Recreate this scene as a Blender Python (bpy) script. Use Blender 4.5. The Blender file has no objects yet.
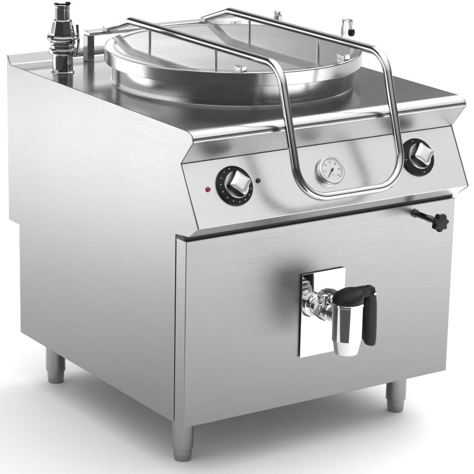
import bpy, bmesh, math, random
from mathutils import Vector, Matrix
random.seed(4)
S = bpy.context.scene
COL = S.collection
R = math.radians

# ------------------------------------------------------------------ materials
def nodes(name):
    m = bpy.data.materials.new(name); m.use_nodes = True
    nt = m.node_tree
    return m, nt, nt.nodes['Principled BSDF']

def steel(name, base=.62, rough=.28, brush=(1, 1, 1), var=.05, bump=.0015, aniso=0.0, blotch=.03):
    """brushed stainless: stretched noise drives roughness, tint and a tiny bump"""
    m, nt, p = nodes(name)
    N = nt.nodes; L = nt.links
    tc = N.new('ShaderNodeTexCoord'); mp = N.new('ShaderNodeMapping')
    mp.inputs['Scale'].default_value = brush
    L.new(tc.outputs['Object'], mp.inputs['Vector'])
    n1 = N.new('ShaderNodeTexNoise'); n1.inputs['Scale'].default_value = 1.0; n1.inputs['Detail'].default_value = 6
    n1.inputs['Roughness'].default_value = .6
    L.new(mp.outputs[0], n1.inputs['Vector'])
    n2 = N.new('ShaderNodeTexNoise'); n2.inputs['Scale'].default_value = 3.0; n2.inputs['Detail'].default_value = 3
    L.new(tc.outputs['Object'], n2.inputs['Vector'])
    mr = N.new('ShaderNodeMapRange'); mr.inputs['From Min'].default_value = .3; mr.inputs['From Max'].default_value = .7
    mr.inputs['To Min'].default_value = rough - var; mr.inputs['To Max'].default_value = rough + var
    L.new(n1.outputs['Fac'], mr.inputs['Value'])
    ad = N.new('ShaderNodeMath'); ad.operation = 'MULTIPLY_ADD'
    L.new(n2.outputs['Fac'], ad.inputs[0]); ad.inputs[1].default_value = blotch * 2
    L.new(mr.outputs[0], ad.inputs[2])
    L.new(ad.outputs[0], p.inputs['Roughness'])
    mc = N.new('ShaderNodeMapRange'); mc.inputs['From Min'].default_value = .3; mc.inputs['From Max'].default_value = .7
    mc.inputs['To Min'].default_value = base - var * .25; mc.inputs['To Max'].default_value = base + var * .25
    L.new(n1.outputs['Fac'], mc.inputs['Value'])
    cb = N.new('ShaderNodeCombineColor')
    for i in range(3): L.new(mc.outputs[0], cb.inputs[i])
    L.new(cb.outputs[0], p.inputs['Base Color'])
    if bump:
        b = N.new('ShaderNodeBump'); b.inputs['Strength'].default_value = .12; b.inputs['Distance'].default_value = bump
        L.new(n1.outputs['Fac'], b.inputs['Height']); L.new(b.outputs[0], p.inputs['Normal'])
    p.inputs['Metallic'].default_value = 1
    return m

def chrome(name, base=.72, rough=.06):
    m, nt, p = nodes(name)
    N = nt.nodes; L = nt.links
    tc = N.new('ShaderNodeTexCoord'); n = N.new('ShaderNodeTexNoise'); n.inputs['Scale'].default_value = 25
    n.inputs['Detail'].default_value = 4
    L.new(tc.outputs['Object'], n.inputs['Vector'])
    mr = N.new('ShaderNodeMapRange'); mr.inputs['To Min'].default_value = rough * .6; mr.inputs['To Max'].default_value = rough * 1.6
    L.new(n.outputs['Fac'], mr.inputs['Value']); L.new(mr.outputs[0], p.inputs['Roughness'])
    p.inputs['Base Color'].default_value = (base, base, base, 1); p.inputs['Metallic'].default_value = 1
    return m

def plastic(name, col, rough=.45, spec=.5, bump=0.0, scale=600):
    m, nt, p = nodes(name)
    N = nt.nodes; L = nt.links
    tc = N.new('ShaderNodeTexCoord'); n = N.new('ShaderNodeTexNoise'); n.inputs['Scale'].default_value = scale
    L.new(tc.outputs['Object'], n.inputs['Vector'])
    mr = N.new('ShaderNodeMapRange'); mr.inputs['To Min'].default_value = rough * .85; mr.inputs['To Max'].default_value = rough * 1.15
    L.new(n.outputs['Fac'], mr.inputs['Value']); L.new(mr.outputs[0], p.inputs['Roughness'])
    if bump:
        b = N.new('ShaderNodeBump'); b.inputs['Strength'].default_value = .4; b.inputs['Distance'].default_value = bump
        L.new(n.outputs['Fac'], b.inputs['Height']); L.new(b.outputs[0], p.inputs['Normal'])
    p.inputs['Base Color'].default_value = (*col, 1)
    p.inputs['Specular IOR Level'].default_value = spec
    return m

M = dict(
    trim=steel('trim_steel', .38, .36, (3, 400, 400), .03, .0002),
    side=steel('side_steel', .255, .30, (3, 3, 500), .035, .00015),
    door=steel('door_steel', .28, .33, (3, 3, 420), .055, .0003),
    deck=steel('deck_steel', .47, .15, (3, 450, 60), .022, .0003),
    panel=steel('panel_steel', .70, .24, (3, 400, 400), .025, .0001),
    drum=steel('drum_steel', .40, .17, (30, 30, 500), .04, .0003),
    rim=steel('rim_steel', .42, .17, (30, 30, 500), .03, .0001),
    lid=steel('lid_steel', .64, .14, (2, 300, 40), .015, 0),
    leg=steel('leg_steel', .30, .17, (20, 20, 300), .03, .00005),
    chrome=chrome('chrome', .74, .05),
    tube=chrome('tube_steel', .56, .09),
    bolt=steel('bolt_steel', .5, .25, (80, 80, 80), .05, 0),
    black=plastic('black_plastic', (.01, .01, .01), .45, .25, 0),
    gasket=plastic('dark_gap', (.09, .09, .09), .7, .3),
    enamel=plastic('dial_enamel', (.82, .82, .82), .3, .5),
    ink=plastic('ink', (.04, .04, .04), .6, .3),
    greyink=plastic('grey_ink', (.2, .2, .2), .6, .3),
    white=plastic('white_ink', (.8, .8, .8), .6, .3),
    valve=chrome('valve_chrome', .42, .06),
    glossblack=plastic('gloss_black', (.008, .008, .008), .15, .5),
    red=plastic('red_lens', (.3, .015, .05), .2, .6),
    dot=plastic('black_lens', (.02, .006, .012), .2, .6),
)

M['satin'] = steel('satin_steel', .78, .3, (60, 60, 60), .03, 0); M['gloss'] = chrome('dark_chrome', .16, .12)
# ------------------------------------------------------------------ mesh helpers
def link(name, bm, mat, parent=None, smooth=True, angle=35, bevel=0, seg=2):
    bmesh.ops.recalc_face_normals(bm, faces=bm.faces[:])
    me = bpy.data.meshes.new(name); bm.to_mesh(me); bm.free()
    for pz in me.polygons: pz.use_smooth = smooth
    o = bpy.data.objects.new(name, me); COL.objects.link(o)
    for mm in (mat if isinstance(mat, list) else [mat]): me.materials.append(mm)
    if smooth: me.set_sharp_from_angle(angle=R(angle))
    if bevel:
        b = o.modifiers.new('bevel', 'BEVEL'); b.width = bevel; b.segments = seg; b.limit_method = 'ANGLE'; b.angle_limit = R(30)
        b.harden_normals = False
    if parent: o.parent = parent
    return o

def box(bm, a, b):
    v = [bm.verts.new((x, y, z)) for x in (a[0], b[0]) for y in (a[1], b[1]) for z in (a[2], b[2])]
    for f in ((0, 1, 3, 2), (4, 6, 7, 5), (0, 4, 5, 1), (2, 3, 7, 6), (0, 2, 6, 4), (1, 5, 7, 3)):
        bm.faces.new([v[i] for i in f])
    return v

def prism_x(bm, prof, x0, x1):
    """prof: list of (y,z)"""
    a = [bm.verts.new((x0, y, z)) for y, z in prof]; b = [bm.verts.new((x1, y, z)) for y, z in prof]
    n = len(prof)
    bm.faces.new(a); bm.faces.new(b[::-1])
    for i in range(n): bm.faces.new((a[i], a[(i + 1) % n], b[(i + 1) % n], b[i]))

def sheet_x(bm, prof, x0, x1, t):
    """open profile given thickness t towards its left-hand side, extruded in x"""
    P = [Vector(p) for p in prof]; off = []
    for i in range(len(P)):
        d = Vector((0, 0))
        if i > 0: d += (P[i] - P[i-1]).normalized()
        if i < len(P) - 1: d += (P[i+1] - P[i]).normalized()
        d.normalize(); nn = Vector((-d.y, d.x))
        k = 1.0
        if 0 < i < len(P) - 1:
            e = (P[i+1] - P[i]).normalized(); k = 1 / max(.5, nn.dot(Vector((-e.y, e.x))))
        off.append(P[i] + nn * t * k)
    prism_x(bm, [tuple(p) for p in P] + [tuple(p) for p in off[::-1]], x0, x1)

def lathe(bm, prof, seg=48, mat=Matrix(), cap=True, a0=0):
    """prof: (r, h) pairs around local z"""
    q = [prof[0]]
    for (r0, h0), (r1, h1) in zip(prof[:-1], prof[1:]):          # holding loops keep long faces true
        l = math.hypot(r1 - r0, h1 - h0)
        if l > .006 and min(r0, r1) > 1e-6:
            for t in (.0012 / l, 1 - .0012 / l): q.append((r0 + (r1 - r0) * t, h0 + (h1 - h0) * t))
        q.append((r1, h1))
    prof = q
    rings = []
    for r, h in prof:
        if r < 1e-6: rings.append([bm.verts.new(mat @ Vector((0, 0, h)))])
        else: rings.append([bm.verts.new(mat @ Vector((r * math.cos(a0 + 2*math.pi*i/seg), r * math.sin(a0 + 2*math.pi*i/seg), h))) for i in range(seg)])
    for A, B in zip(rings[:-1], rings[1:]):
        for i in range(seg):
            j = (i + 1) % seg
            if len(A) == 1 and len(B) == 1: continue
            if len(A) == 1: bm.faces.new((A[0], B[j], B[i]))
            elif len(B) == 1: bm.faces.new((A[i], A[j], B[0]))
            else: bm.faces.new((A[i], A[j], B[j], B[i]))
    if cap:
        for rg in (rings[0], rings[-1]):
            if len(rg) > 1: bm.faces.new(rg)

def fillet(pts, rad, n=8):
    """round the corners of a 3-D polyline; rad one number or a list per inner vertex"""
    P = [Vector(p) for p in pts]; out = [P[0]]
    for i in range(1, len(P) - 1):
        r = rad[i-1] if isinstance(rad, (list, tuple)) else rad
        a = (P[i-1] - P[i]).normalized(); b = (P[i+1] - P[i]).normalized()
        ang = a.angle(b); t = r / math.tan(ang / 2)
        s = P[i] + a * t; e = P[i] + b * t
        c = P[i] + (a + b).normalized() * (r / math.sin(ang / 2))
        u = s - c; v = e - c; w = u.angle(v)
        for k in range(n + 1):
            q = k / n
            out.append(c + (u * math.sin((1-q)*w) + v * math.sin(q*w)) / math.sin(w))
    out.append(P[-1]); return out

def sweep(bm, path, rad, seg=20, cap=True):
    P = [Vector(p) for p in path]; rings = []
    t0 = (P[1] - P[0]).normalized(); up = Vector((1, 0, 0)) if abs(t0.x) < .9 else Vector((0, 0, 1))
    n = (up - t0 * up.dot(t0)).normalized()
    for i, p in enumerate(P):
        t = Vector((0, 0, 0))
        if i > 0: t += (P[i] - P[i-1]).normalized()
        if i < len(P) - 1: t += (P[i+1] - P[i]).normalized()
        t.normalize(); n = (n - t * n.dot(t)).normalized(); b = t.cross(n)
        r = rad[i] if isinstance(rad, (list, tuple)) else rad
        rings.append([bm.verts.new(p + (n * math.cos(2*math.pi*k/seg) + b * math.sin(2*math.pi*k/seg)) * r) for k in range(seg)])
    for A, B in zip(rings[:-1], rings[1:]):
        for k in range(seg): bm.faces.new((A[k], A[(k+1) % seg], B[(k+1) % seg], B[k]))
    if cap: bm.faces.new(rings[0][::-1]); bm.faces.new(rings[-1])

def frame(o, zaxis, xhint=(1, 0, 0)):
    z = Vector(zaxis).normalized(); x = Vector(xhint); x = (x - z * x.dot(z)).normalized(); y = z.cross(x)
    m = Matrix((x, y, z)).transposed().to_4x4(); m.translation = Vector(o)
    return m

def star_outline(n, r_out, r_in, steps=10, power=1.0, rot=0):
    out = []
    for i in range(n * steps):
        a = 2 * math.pi * i / (n * steps)
        c = (math.cos(n * a) + 1) / 2
        r = r_in + (r_out - r_in) * c ** power
        out.append((r * math.cos(a + rot), r * math.sin(a + rot)))
    return out

def astroid(r, p, rot, n=96, tip=.74):
    """four-pointed outline with hollow sides and rounded tips"""
    out = []
    for i in range(n):
        a = 2 * math.pi * i / n
        q = (abs(math.cos(a)) ** p + abs(math.sin(a)) ** p) ** (-1 / p)
        q = -math.log(math.exp(-q * 14) + math.exp(-tip * 14)) / 14
        out.append((r * q * math.cos(a + rot), r * q * math.sin(a + rot)))
    return out

def loft(bm, mat, layers):
    """layers: list of (outline, h); closes both ends"""
    rings = [[bm.verts.new(mat @ Vector((x, y, h))) for x, y in ol] for ol, h in layers]
    n = len(rings[0])
    for A, B in zip(rings[:-1], rings[1:]):
        for i in range(n): bm.faces.new((A[i], A[(i+1) % n], B[(i+1) % n], B[i]))
    bm.faces.new(rings[0][::-1]); bm.faces.new(rings[-1])

# ------------------------------------------------------------------ dimensions (metres)
W = .8
zb, zdt = .1326, .5932              # bottom of the cabinet, top of the door
yH, yK = .0452, .8219
C = (-.005, .8545); D = (-.0229, .8324); E = (.0273, .7733); F = (-.0491, .6351); G = (-.0124, .6077); H = (.0452, .601)
A = (.8805, .8772); B = (.8632, .8545); zs = .433
# bullnose between C and D
NOSE = [(.014, .8545), (.002, .8540), (-.008, .8519), (-.0165, .8476), (-.0213, .8416), (-.0229, .8348)]

root = bpy.data.objects.new('boiling_pan', None); COL.objects.link(root)
root.location = (0, 0, 0)
root['label'] = 'free-standing stainless steel boiling pan with round lid, U-shaped lift handle and front drain tap'
root['category'] = 'boiling pan'
root['group'] = 'kitchen appliance shown on white'
del root['group']

# carcass inside the shells
bm = bmesh.new()
prism_x(bm, [(yH + .004, zb + .004), (yK - .003, zb + .004), (yK - .003, zs + .01), (.85, zs + .01), (.85, .84), (.03, .84), (.036, .78),
             (-.035, .645), (.0, .615), (yH + .004, .60)], .004, W - .004)
link('cabinet', bm, M['side'], root, smooth=False)

# side panels: the cut-out profile seen on the left
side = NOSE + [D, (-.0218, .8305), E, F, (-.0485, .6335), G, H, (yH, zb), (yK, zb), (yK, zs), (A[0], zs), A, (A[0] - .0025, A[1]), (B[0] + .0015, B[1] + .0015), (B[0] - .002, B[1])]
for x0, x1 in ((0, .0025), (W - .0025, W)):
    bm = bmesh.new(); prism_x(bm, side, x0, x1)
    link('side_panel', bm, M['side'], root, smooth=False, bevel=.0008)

# worktop sheet: deck, bullnose, undercut down to the panel
bm = bmesh.new()
top = [(B[0] - .003, B[1])] + NOSE + [D, (-.0218, .8308)]
t = .0015
sheet_x(bm, [(y, z) for y, z in top], .0032, W - .0032, .0022)
link('worktop', bm, M['deck'], root, angle=25)
bm = bmesh.new(); sheet_x(bm, [(-.0216, .8304), E], .0032, W - .0032, .0022)
link('undercut', bm, M['trim'], root, angle=25)
# upstand along the back edge
bm = bmesh.new()
prism_x(bm, [(B[0] - .0028, B[1]), (B[0] + .001, B[1] + .001), (A[0] - .003, A[1]), (A[0], A[1]), (A[0], B[1] - .02), (B[0] - .0028, B[1] - .02)], .003, W - .003)
link('upstand', bm, M['deck'], root, smooth=False, bevel=.0008)

# control panel: sloping fascia with folded lower return
bm = bmesh.new()
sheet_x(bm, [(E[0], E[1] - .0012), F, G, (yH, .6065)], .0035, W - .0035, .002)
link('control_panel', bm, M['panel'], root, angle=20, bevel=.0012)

# door with folded sides; dark box above it stands in for the gap's shade
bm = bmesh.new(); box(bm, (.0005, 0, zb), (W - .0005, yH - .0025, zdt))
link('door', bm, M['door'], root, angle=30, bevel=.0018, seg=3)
bm = bmesh.new(); box(bm, (.0012, .01, zdt - .01), (W - .0012, yH - .0005, .6035))
link('door_gap', bm, M['gasket'], root, smooth=False)

# ------------------------------------------------------------------ pot and lid
CX, CY = .405, .425
bm = bmesh.new()
lathe(bm, [(.3085, .8545), (.3083, .8552), (.3060, .8558), (.3055, .866), (.3055, .9055), (.29, .9055)], 160, Matrix.Translation((CX, CY, 0)))
link('pot_collar', bm, M['drum'], root, angle=40)
bm = bmesh.new()
prof = [(.3225, .930), (.3225, .9395), (.3218, .9402), (.305, .9404), (.300, .9401), (.2975, .9396), (.294, .9395),
        (.285, .9394), (.26, .9391), (.22, .9386), (.18, .9381), (.12, .9376), (.06, .9373), (0, .9372)]
lathe(bm, prof, 160, Matrix.Translation((CX, CY, 0)))
lid = link('lid', bm, M['lid'], root, angle=40)
bm = bmesh.new()
lathe(bm, [(.300, .9065), (.3245, .9065), (.3255, .9075), (.3255, .9378), (.3247, .9395), (.3228, .9402)], 160, Matrix.Translation((CX, CY, 0)), cap=False)
link('lid_rim', bm, M['rim'], lid, angle=40)

XL, XR = .25, .555
# U-shaped lifting handle: one bent tube, two arms over the lid
def arm(x): return [(x, .79, .9385), (x, .668, .9795), (x, -.001, .9835)]
RT = .0105
bl = (-.099, .682)
path = [(XL, .79, .9385), (XL, .668, .9795), (XL, -.001, .9835), (XL, *bl), (XR, *bl), (XR, -.001, .9835), (XR, .668, .9795), (XR, .79, .9385)]
bm = bmesh.new(); sweep(bm, fillet(path, [.05, .062, .078, .078, .062, .05], 14), RT, 28)
handle = link('lift_handle', bm, M['tube'], root, angle=60)
# studs holding the lid under the arms
for x in (XL, XR):
    for y in (.575, .268):
        bm = bmesh.new(); lathe(bm, [(.0036, .936), (.0036, .976)], 16, Matrix.Translation((x, y, 0)))
        link('stud', bm, M['bolt'], handle)
    bm = bmesh.new(); box(bm, (x - .006, .12 - .016 + .045, .9385), (x + .012, .12 + .016 + .045, .952))
    link('bracket', bm, M['bolt'], handle, bevel=.002)
# hinge: post, square axle along the back
bm = bmesh.new(); box(bm, (.197, .80, .8546), (.2175, .825, .9235))
hp = link('hinge_post', bm, M['leg'], root, bevel=.0015)
bm = bmesh.new(); box(bm, (.197, .790, .924), (.68, .826, .9345))
ax = link('hinge_axle', bm, M['panel'], root, bevel=.002)
bm = bmesh.new(); box(bm, (.66, .80, .8546), (.68, .825, .9235))
link('hinge_post', bm, M['leg'], root, bevel=.0015)
for x in (XL, XR):
    bm = bmesh.new(); box(bm, (x - .011, .772, .927), (x + .011, .80, .945))
    link('hinge_clamp', bm, M['bolt'], ax, bevel=.004)

# ------------------------------------------------------------------ safety valve column, back left
T = Matrix.Translation((.075, .715, 0))
bm = bmesh.new()
lathe(bm, [(.030, .8546), (.030, .857), (.0265, .859), (.0262, .90), (.0265, .902)], 48, T)
valve = link('safety_valve', bm, M['valve'], root, angle=30)
bm = bmesh.new()
lathe(bm, [(.028, .9022), (.0355, .904), (.037, .907), (.037, .914), (.0355, .917), (.030, .9185), (.030, .926), (.033, .929), (.033, .934), (.030, .9365),
           (.031, .940), (.0405, .941), (.042, .9435), (.042, .9475), (.0405, .950), (.033, .9512)], 48, T)
link('valve_nut', bm, M['valve'], valve, angle=30)
bm = bmesh.new()
lathe(bm, [(.0325, .9514), (.0315, .955), (.0245, .987), (.0235, .990), (.0205, .9915)], 8, T, a0=.3)
link('valve_bonnet', bm, M['valve'], valve, angle=20, bevel=.001)
bm = bmesh.new()
lathe(bm, [(.0195, .9917), (.0192, 1.022), (.0200, 1.0265), (.0195, 1.029), (.0150, 1.029), (.0145, 1.016), (.008, 1.015), (0, 1.015)], 40, T)
link('valve_cap', bm, M['valve'], valve, angle=30)
for sx in (-1, 1):
    bm = bmesh.new()
    box(bm, (.075 + sx * .0165 - .0045, .715 - .007, 1.0285), (.075 + sx * .0165 + .0045, .715 + .007, 1.034))
    link('cap_lug', bm, M['black'], valve, bevel=.0015)
bm = bmesh.new()
sweep(bm, fillet([(.112, .705, .975), (.116, .705, .93), (.109, .70, .895)], .02, 6), .0035, 10)
link('lever', bm, M['valve'], valve)

# ------------------------------------------------------------------ small fittings behind the lid
T = Matrix.Translation((.756, .735, 0))
bm = bmesh.new(); lathe(bm, [(.018, .8546), (.018, .86), (.0095, .862), (.0095, .917), (.0115, .919), (.0115, .942), (.0105, .944)], 24, T)
filler = link('filling_valve', bm, M['bolt'], root, angle=30)
for q in range(4):
    a = q * math.pi / 2 + .4
    bm = bmesh.new()
    lathe(bm, [(.0036, .944), (.0036, .949 + .003 * (q % 2)), (.0028, .950 + .003 * (q % 2))], 12, T @ Matrix.Translation((.007 * math.cos(a), .007 * math.sin(a), 0)))
    link('pin', bm, M['bolt'], filler)
bm = bmesh.new()
lathe(bm, [(.017, .8546), (.017, .86), (.009, .862), (.009, .905), (.0075, .907)], 28, Matrix.Translation((.778, .50, 0)))
tapb = link('water_tap', bm, M['chrome'], root, angle=30)
bm = bmesh.new()
sweep(bm, fillet([(.778, .50, .900), (.778, .50, .912), (.799, .493, .922), (.799, .493, .964), (.817, .487, .966), (.821, .485, .935)], [.006, .008, .0085, .0085], 6), .0058, 16)
link('swivel_spout', bm, M['chrome'], tapb, angle=60)
bm = bmesh.new(); lathe(bm, [(.004, .940), (.0085, .937), (.0095, .930), (.0085, .923), (.005, .920)], 24, Matrix.Translation((.821, .485, 0)))
link('nozzle', bm, M['black'], tapb, angle=60)

# ------------------------------------------------------------------ panel items
pn = Vector((0, -.87517, .48382)); pe = Vector((0, E[0], E[1])); pdn = Vector((0, F[0] - E[0], F[1] - E[1])).normalized()
def on_panel(x, s, off=0): return Vector((x, 0, 0)) + pe + pdn * s + pn * off

def knob(x, s, dots, label):
    m = frame(on_panel(x, s, .0005), pn)          # local x right, y up along the panel
    bm = bmesh.new()
    lathe(bm, [(.0475, 0), (.0480, .003), (.0470, .0055), (.034, .0095), (.0325, .0095)], 72, m)
    k = link('control_knob', bm, M['black'], root, angle=40)
    bm = bmesh.new()
    lathe(bm, [(.0325, .008), (.0325, .0125), (.031, .0145), (.0, .0145)], 64, m)
    link('knob_base', bm, M['satin'], k, angle=40)
    # four-pointed grip; hollow flanks coloured black for dark reflections in chrome
    rot = R(3)
    bm = bmesh.new()
    loft(bm, m, [(astroid(.0425, .70, rot), .0145), (astroid(.0435, .68, rot), .0175), (astroid(.0435, .70, rot), .0245), (astroid(.0420, .70, rot), .0290), (astroid(.038, .72, rot), .0293)])
    link('grip', bm, M['black'], k, angle=30)
    bm = bmesh.new()
    loft(bm, m, [(astroid(.0395, .72, rot), .0294), (astroid(.0395, .72, rot), .0306), (astroid(.0370, .72, rot), .0322), (astroid(.020, .85, rot), .0332), (astroid(.008, 1, rot), .0335)])
    link('grip_face', bm, M['satin'], k, angle=50)
    for deg, rr in dots:
        bm = bmesh.new()
        al = R(deg); rad = .0405
        lathe(bm, [(rr, 0), (rr, .0012), (0, .0013)], 12, m @ Matrix.Translation((rad * math.cos(al), rad * math.sin(al), .0068)))
        link('dial_mark', bm, M['white'], k)
    return k
knob(.1265, .0700, [(100, .0016)] + [(100 + 24 * i, .0013) for i in range(1, 11)], None)
knob(.6660, .0675, [(100, .0014), (185, .0014), (275, .0014)], None)

for x, s, mt, nm in ((.0545, .069, 'red', 'red_lamp'), (.1945, .066, 'dot', 'black_button')):
    m = frame(on_panel(x, s), pn)
    bm = bmesh.new(); lathe(bm, [(.0060, .0003), (.0060, .002), (.0048, .0034), (.0022, .0042), (0, .0044)], 28, m)
    link(nm, bm, M[mt], root, angle=60)

# thermometer
gm = frame(on_panel(.3985, .0700, .0005), pn)
bm = bmesh.new()
lathe(bm, [(.0330, 0), (.0330, .004), (.0345, .006), (.0352, .010), (.0345, .0135), (.0320, .0148), (.0300, .0142), (.0295, .0125), (.0295, .011)], 72, gm)
g = link('temperature_gauge', bm, M['chrome'], root, angle=50)
bm = bmesh.new(); lathe(bm, [(.0296, .0105), (.0296, .0118), (0, .0118)], 64, gm)
link('dial_face', bm, M['enamel'], g, angle=30)
bm = bmesh.new()
for i in range(31):
    a = R(225 - 270 * i / 30); l = .0042 if i % 5 == 0 else .0024; w = .00055 if i % 5 == 0 else .0003
    mm = gm @ Matrix.Rotation(a, 4, 'Z')
    v = [bm.verts.new(mm @ Vector(p)) for p in ((.0272 - l, -w, .0121), (.0272, -w, .0121), (.0272, w, .0121), (.0272 - l, w, .0121))]
    bm.faces.new(v)
for a0 in range(0, 270, 3):
    q = [bm.verts.new(gm @ Vector((r * math.cos(R(225 - a)), r * math.sin(R(225 - a)), .01215))) for r, a in ((.0275, a0), (.0279, a0), (.0279, a0 + 3), (.0275, a0 + 3))]
    bm.faces.new(q)
link('scale_marks', bm, M['greyink'], g, smooth=False)
def text_bm(bm, s, size, mat):
    cu = bpy.data.curves.new('t', 'FONT'); cu.body = s; cu.size = size; cu.align_x = 'CENTER'; cu.align_y = 'CENTER'
    o = bpy.data.objects.new('t', cu); COL.objects.link(o)
    dg = bpy.context.evaluated_depsgraph_get(); dg.update()
    me = bpy.data.meshes.new_from_object(o.evaluated_get(dg)); me.transform(mat); bm.from_mesh(me)
    bpy.data.objects.remove(o); bpy.data.curves.remove(cu); bpy.data.meshes.remove(me)
bm = bmesh.new()
for i in range(7):
    a = R(225 - 45 * i)
    text_bm(bm, str(i * 20), .0062, gm @ Matrix.Translation((.0195 * math.cos(a), .0195 * math.sin(a), .0121)))
text_bm(bm, '°C', .006, gm @ Matrix.Translation((0, -.012, .0121)))
link('scale_numbers', bm, M['greyink'], g, smooth=False)
bm = bmesh.new()
nm = gm @ Matrix.Rotation(R(224), 4, 'Z')
v = [bm.verts.new(nm @ Vector(p)) for p in ((-.007, -.0011, .0129), (.0, -.0014, .0129), (.022, -.0003, .0129), (.022, .0003, .0129), (0, .0014, .0129), (-.007, .0011, .0129))]
bm.faces.new(v)
r_ = bmesh.ops.extrude_face_region(bm, geom=bm.faces[:])
bmesh.ops.translate(bm, verts=[q for q in r_['geom'] if isinstance(q, bmesh.types.BMVert)], vec=pn * .0005)
lathe(bm, [(.0028, .012), (.0028, .0142), (0, .0145)], 24, gm)
link('needle', bm, M['ink'], g, smooth=False)

# ------------------------------------------------------------------ star knob on its stem, right of the door
bm = bmesh.new()
fm = frame((.672, 0, .570), (0, -1, 0))
lathe(bm, [(.0105, -.001), (.0105, .004), (.009, .006), (.0075, .008), (.0075, .055), (.0088, .056), (.0088, .064), (.0075, .065), (.0075, .088), (.010, .090)], 28, fm)
st = link('valve_stem', bm, M['gloss'], root, angle=35)
bm = bmesh.new()
o1 = star_outline(7, .0215, .0160, 8, 1, .1); o2 = star_outline(7, .0235, .0175, 8, 1, .1); o3 = star_outline(7, .012, .011, 8, 1, .1)
loft(bm, fm, [(star_outline(7, .012, .0105, 8, 1, .1), .082), (o3, .088), (o1, .0905), (o2, .094), (o2, .103), (o1, .107), (o3, .1085)])
link('star_knob', bm, M['black'], st, angle=35)

# ------------------------------------------------------------------ drain tap
bm = bmesh.new(); box(bm, (.3300, -.0065, .2525), (.4585, -.0035, .4645))
plate = link('tap_plate', bm, M['mirror'] if 'mirror' in M else M['chrome'], root, bevel=.0006)
bm = bmesh.new(); box(bm, (.34, -.0035, .27), (.444, -.0002, .45))
link('plate_spacer', bm, M['gasket'], plate, smooth=False)
TX, TY = .372, -.135
pz = .385
bm = bmesh.new()
fm = frame((TX - .006, -.0066, pz), (0, -1, 0))
lathe(bm, [(.030, 0), (.030, .006), (.0245, .008), (.0215, .011), (.0215, .075), (.019, .078), (.019, .125)], 40, fm)
tap = link('tap_pipe', bm, M['chrome'], root, angle=30)
bm = bmesh.new(); lathe(bm, [(.0255, .030), (.0285, .033), (.0285, .056), (.0255, .059)], 6, fm, a0=.35)
link('union_nut', bm, M['chrome'], tap, angle=20, bevel=.0012)
bm = bmesh.new()
fs = frame((TX - .004, -.05, pz + .012), (-.1, -.2, 1))
lathe(bm, [(.021, 0), (.021, .020), (.0185, .023), (.0185, .032), (.013, .034)], 8, fs)
link('gland', bm, M['chrome'], tap, angle=20, bevel=.001)
bm = bmesh.new()
sweep(bm, fillet([(TX - .005, -.052, pz + .045), (TX - .003, -.078, pz + .050), (TX, -.105, pz + .046)], .02, 6), .008, 14)
link('link_rod', bm, M['bolt'], tap)
bm = bmesh.new()
T = Matrix.Translation((TX, TY, 0))
lathe(bm, [(.0370, .4255), (.0392, .424), (.0392, .4195), (.0375, .418), (.0375, .334), (.0362, .331), (.0285, .299), (.0275, .298), (.025, .299), (.025, .33), (0, .33)], 56, T)
sp = link('spout', bm, M['chrome'], tap, angle=30)
# black hood over the spout, and lever grip hanging down its right side
bm = bmesh.new()
def ell(cx, cy, rx, ry, n=40): return [(cx + rx * math.cos(2*math.pi*i/n), cy + ry * math.sin(2*math.pi*i/n)) for i in range(n)]
loft(bm, Matrix(), [(ell(TX, TY, .034, .034), .421), (ell(TX, TY, .0375, .0375), .4262), (ell(TX, TY, .0385, .0375), .434), (ell(TX + .004, TY, .035, .034), .446),
                    (ell(TX + .012, TY, .027, .024), .4535), (ell(TX + .016, TY, .015, .013), .456)])
hood = link('lever_hood', bm, M['black'], tap, angle=50)
bm = bmesh.new()
def rrect(w, d, cx, cy, n=6, r=.4):
    rr = min(w, d) * r; out = []
    for qx, qy, a0 in ((1, 1, 0), (-1, 1, 90), (-1, -1, 180), (1, -1, 270)):
        for k in range(n + 1):
            a = R(a0 + 90 * k / n)
            out.append((cx + qx * (w/2 - rr) + rr * math.cos(a), cy + qy * (d/2 - rr) + rr * math.sin(a)))
    return out
gx = TX + .058
loft(bm, Matrix(), [(rrect(.012, .016, gx + .016, TY, 6), .3045), (rrect(.024, .024, gx + .0135, TY, 6), .308), (rrect(.032, .030, gx + .010, TY, 6), .323),
                    (rrect(.037, .032, gx + .007, TY, 6), .36), (rrect(.037, .032, gx + .005, TY, 6), .41), (rrect(.032, .030, gx + .004, TY, 6), .438), (rrect(.026, .024, gx + .003, TY, 6), .452),
                    (rrect(.014, .014, gx + .002, TY, 6), .4565)])
grip = link('lever_grip', bm, M['black'], tap, angle=50)
bm = bmesh.new(); box(bm, (TX + .014, TY - .015, .432), (gx, TY + .015, .4555))
link('lever_bridge', bm, M['black'], tap, bevel=.005, seg=3)
bm = bmesh.new(); lathe(bm, [(.0042, 0), (.0042, .0014), (.003, .002), (0, .002)], 20, frame((gx + .010, TY - .0158, .440), (0, -1, 0)))
link('rivet', bm, M['bolt'], tap)

# ------------------------------------------------------------------ legs
def leg(x, y):
    T = Matrix.Translation((x, y, 0))
    bm = bmesh.new(); lathe(bm, [(.0265, .134), (.0265, .034), (.0255, .0325), (.020, .032)], 48, T)
    l = link('leg', bm, M['leg'], root, angle=30)
    bm = bmesh.new(); lathe(bm, [(.0228, .0322), (.0228, .016), (.0215, .008), (.0218, .006), (.0205, .001), (.018, 0)], 48, T)
    link('foot', bm, M['leg'], l, angle=30)
for x, y in ((.0706, .1139), (W - .0706, .1139), (.0706, .7552), (W - .0706, .7552)): leg(x, y)

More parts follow.
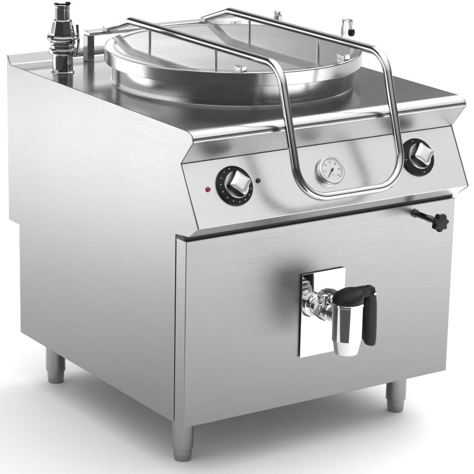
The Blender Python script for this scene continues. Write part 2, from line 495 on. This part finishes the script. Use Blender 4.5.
# ------------------------------------------------------------------ floor
m, nt, p = nodes('white_sweep')
N = nt.nodes; L = nt.links
tc = N.new('ShaderNodeTexCoord'); n = N.new('ShaderNodeTexNoise'); n.inputs['Scale'].default_value = 2; n.inputs['Detail'].default_value = 5
L.new(tc.outputs['Object'], n.inputs['Vector'])
mr = N.new('ShaderNodeMapRange'); mr.inputs['To Min'].default_value = .89; mr.inputs['To Max'].default_value = .91
L.new(n.outputs['Fac'], mr.inputs['Value'])
cb = N.new('ShaderNodeCombineColor')
for i in range(3): L.new(mr.outputs[0], cb.inputs[i])
L.new(cb.outputs[0], p.inputs['Base Color']); p.inputs['Roughness'].default_value = .7; p.inputs['Specular IOR Level'].default_value = .2
bm = bmesh.new()
vs = [bm.verts.new(q) for q in FLOOR] if 'FLOOR' in globals() else [bm.verts.new(q) for q in ((-40, 30, 0), (-3.0, 1.7, 0), (-.85, -.06, 0), (.0, -.72, 0), (.05, -1.6, 0), (.0, -2.8, 0), (-.5, -40, 0), (40, -40, 0), (40, 60, 0), (-40, 60, 0))]  # front left cut away so round chrome mirrors the dark sheet below
bm.faces.new(vs)
fl = link('floor', bm, m, None, smooth=False); fl['kind'] = 'structure'
bm = bmesh.new(); bm.faces.new([bm.verts.new(q) for q in ((-80, -80, -.006), (80, -80, -.006), (80, 100, -.006), (-80, 100, -.006))])  # unseen dark sheet added for dark stripes in the chrome
f2 = link('ground', bm, plastic('studio_ground', (.05, .05, .05), .6, .3), None, smooth=False); f2['kind'] = 'structure'

# ------------------------------------------------------------------ studio light
w = bpy.data.worlds.new('World'); S.world = w; w.use_nodes = True
nt = w.node_tree; N = nt.nodes; L = nt.links; bg = N['Background']
tc = N.new('ShaderNodeTexCoord'); sx = N.new('ShaderNodeSeparateXYZ'); L.new(tc.outputs['Generated'], sx.inputs[0])
ramp = N.new('ShaderNodeValToRGB'); L.new(sx.outputs['Z'], ramp.inputs[0])
cr = ramp.color_ramp
cr.elements[0].position = 0.0; cr.elements[0].color = (.05, .05, .05, 1)
cr.elements[1].position = 1.0; cr.elements[1].color = (2.0, 2.0, 2.0, 1)
for ps, c in ((.14, .04), (.27, .06), (.42, .9), (.6, 1.15), (.75, 1.6)):
    e = cr.elements.new(ps); e.color = (c, c, c, 1)
def mth(op, a, b=None, c=None):
    q = N.new('ShaderNodeMath'); q.operation = op
    for i_, v_ in enumerate((a, b, c)):
        if v_ is None: continue
        if isinstance(v_, (int, float)): q.inputs[i_].default_value = v_
        else: L.new(v_, q.inputs[i_])
    return q.outputs[0]
def smooth(v, a, b, lo, hi):
    q = N.new('ShaderNodeMapRange'); q.interpolation_type = 'SMOOTHSTEP'; L.new(v, q.inputs['Value'])
    for k_, x_ in zip(('From Min', 'From Max', 'To Min', 'To Max'), (a, b, lo, hi)): q.inputs[k_].default_value = x_
    return q.outputs[0]
# white band added low in the world for lid and deck reflections, grey rightward
az = mth('ARCTAN2', sx.outputs['X'], sx.outputs['Y'])
low = smooth(sx.outputs['Z'], .192, .222, 1, 0)
lft = smooth(mth('MULTIPLY_ADD', sx.outputs['Z'], -3.0, az), R(.3), R(2.3), 1, 0); lf2 = smooth(az, R(-110), R(-80), 0, 1)
rgt = smooth(az, R(34), R(70), .36, .1)
wall = mth('ADD', mth('MULTIPLY', mth('MULTIPLY', lft, lf2), 3.0), mth('MULTIPLY', rgt, lf2))
wl = mth('MULTIPLY', wall, low)
mx = N.new('ShaderNodeMix'); mx.data_type = 'RGBA'; mx.blend_type = 'ADD'; mx.inputs[0].default_value = 1
cw = N.new('ShaderNodeCombineColor')
for i in range(3): L.new(wl, cw.inputs[i])
# dark sector added to the world so the handle arms mirror black bands
dk = mth('MULTIPLY', smooth(az, R(-85), R(-60), 0, 1), smooth(az, R(0), R(20), 1, 0))
dk = mth('MULTIPLY', dk, smooth(sx.outputs['Z'], .65, .8, .94, 0))
dm = N.new('ShaderNodeMix'); dm.data_type = 'RGBA'; L.new(dk, dm.inputs[0]); L.new(ramp.outputs[0], dm.inputs[6]); dm.inputs[7].default_value = (.02, .02, .02, 1)
L.new(dm.outputs[2], mx.inputs[6]); L.new(cw.outputs[0], mx.inputs[7])
L.new(mx.outputs[2], bg.inputs['Color']); bg.inputs['Strength'].default_value = 1.0

def area(name, loc, target, sx_, sy_, energy, spread=180):
    l = bpy.data.lights.new(name, 'AREA'); l.shape = 'RECTANGLE'; l.size = sx_; l.size_y = sy_; l.energy = energy
    o = bpy.data.objects.new(name, l); COL.objects.link(o); o.location = loc
    l.spread = R(spread)
    o.rotation_euler = (Vector(target) - Vector(loc)).to_track_quat('-Z', 'Y').to_euler()
    return o
area('softbox_top', (2.9, 1.3, 3.2), (.4, .4, .3), 2.6, 2.6, 50)
area('softbox_left', (-2.35, 3.1, 2.6), (-2.35, 3.1, 0), 2.2, 3.0, 112, 55)  # added lamp, brightens the far floor that the side panel mirrors
area('softbox_front', (2.4, -2.9, 3.6), (2.4, -2.9, 0), 1.8, 1.8, 125, 80)  # added lamp for the floor mirrored in the door; lightens the front shadow

# ------------------------------------------------------------------ camera
cam = bpy.data.cameras.new('camera'); co = bpy.data.objects.new('camera', cam); COL.objects.link(co); S.camera = co
px, py, pzz, yaw, pit, rol, f, cx, cy = (-2.4553780486236296, -3.8527694004395907, 1.928501099011673, 0.582795141151902, 0.3063703600210112, 0.017387211219979964, 2064.049622050669, 215.63312300878187, 288.05624138142474)
fw = Vector((math.sin(yaw) * math.cos(pit), math.cos(yaw) * math.cos(pit), -math.sin(pit)))
r = fw.cross(Vector((0, 0, 1))).normalized(); u = r.cross(fw)
r2 = r * math.cos(rol) + u * math.sin(rol); u2 = -r * math.sin(rol) + u * math.cos(rol)
mt = Matrix((r2, u2, -fw)).transposed().to_4x4(); mt.translation = (px, py, pzz)
co.matrix_world = mt
cam.sensor_width = 36; cam.sensor_fit = 'HORIZONTAL'; cam.lens = f / 474 * 36
cam.shift_x = (237 - cx) / 474; cam.shift_y = (cy - 237) / 474
cam.clip_end = 500
S.view_settings.view_transform = 'Standard'; S.view_settings.look = 'None'
S.view_settings.exposure = 0; S.view_settings.gamma = 1
S.render.resolution_x = 1024; S.render.resolution_y = 1024
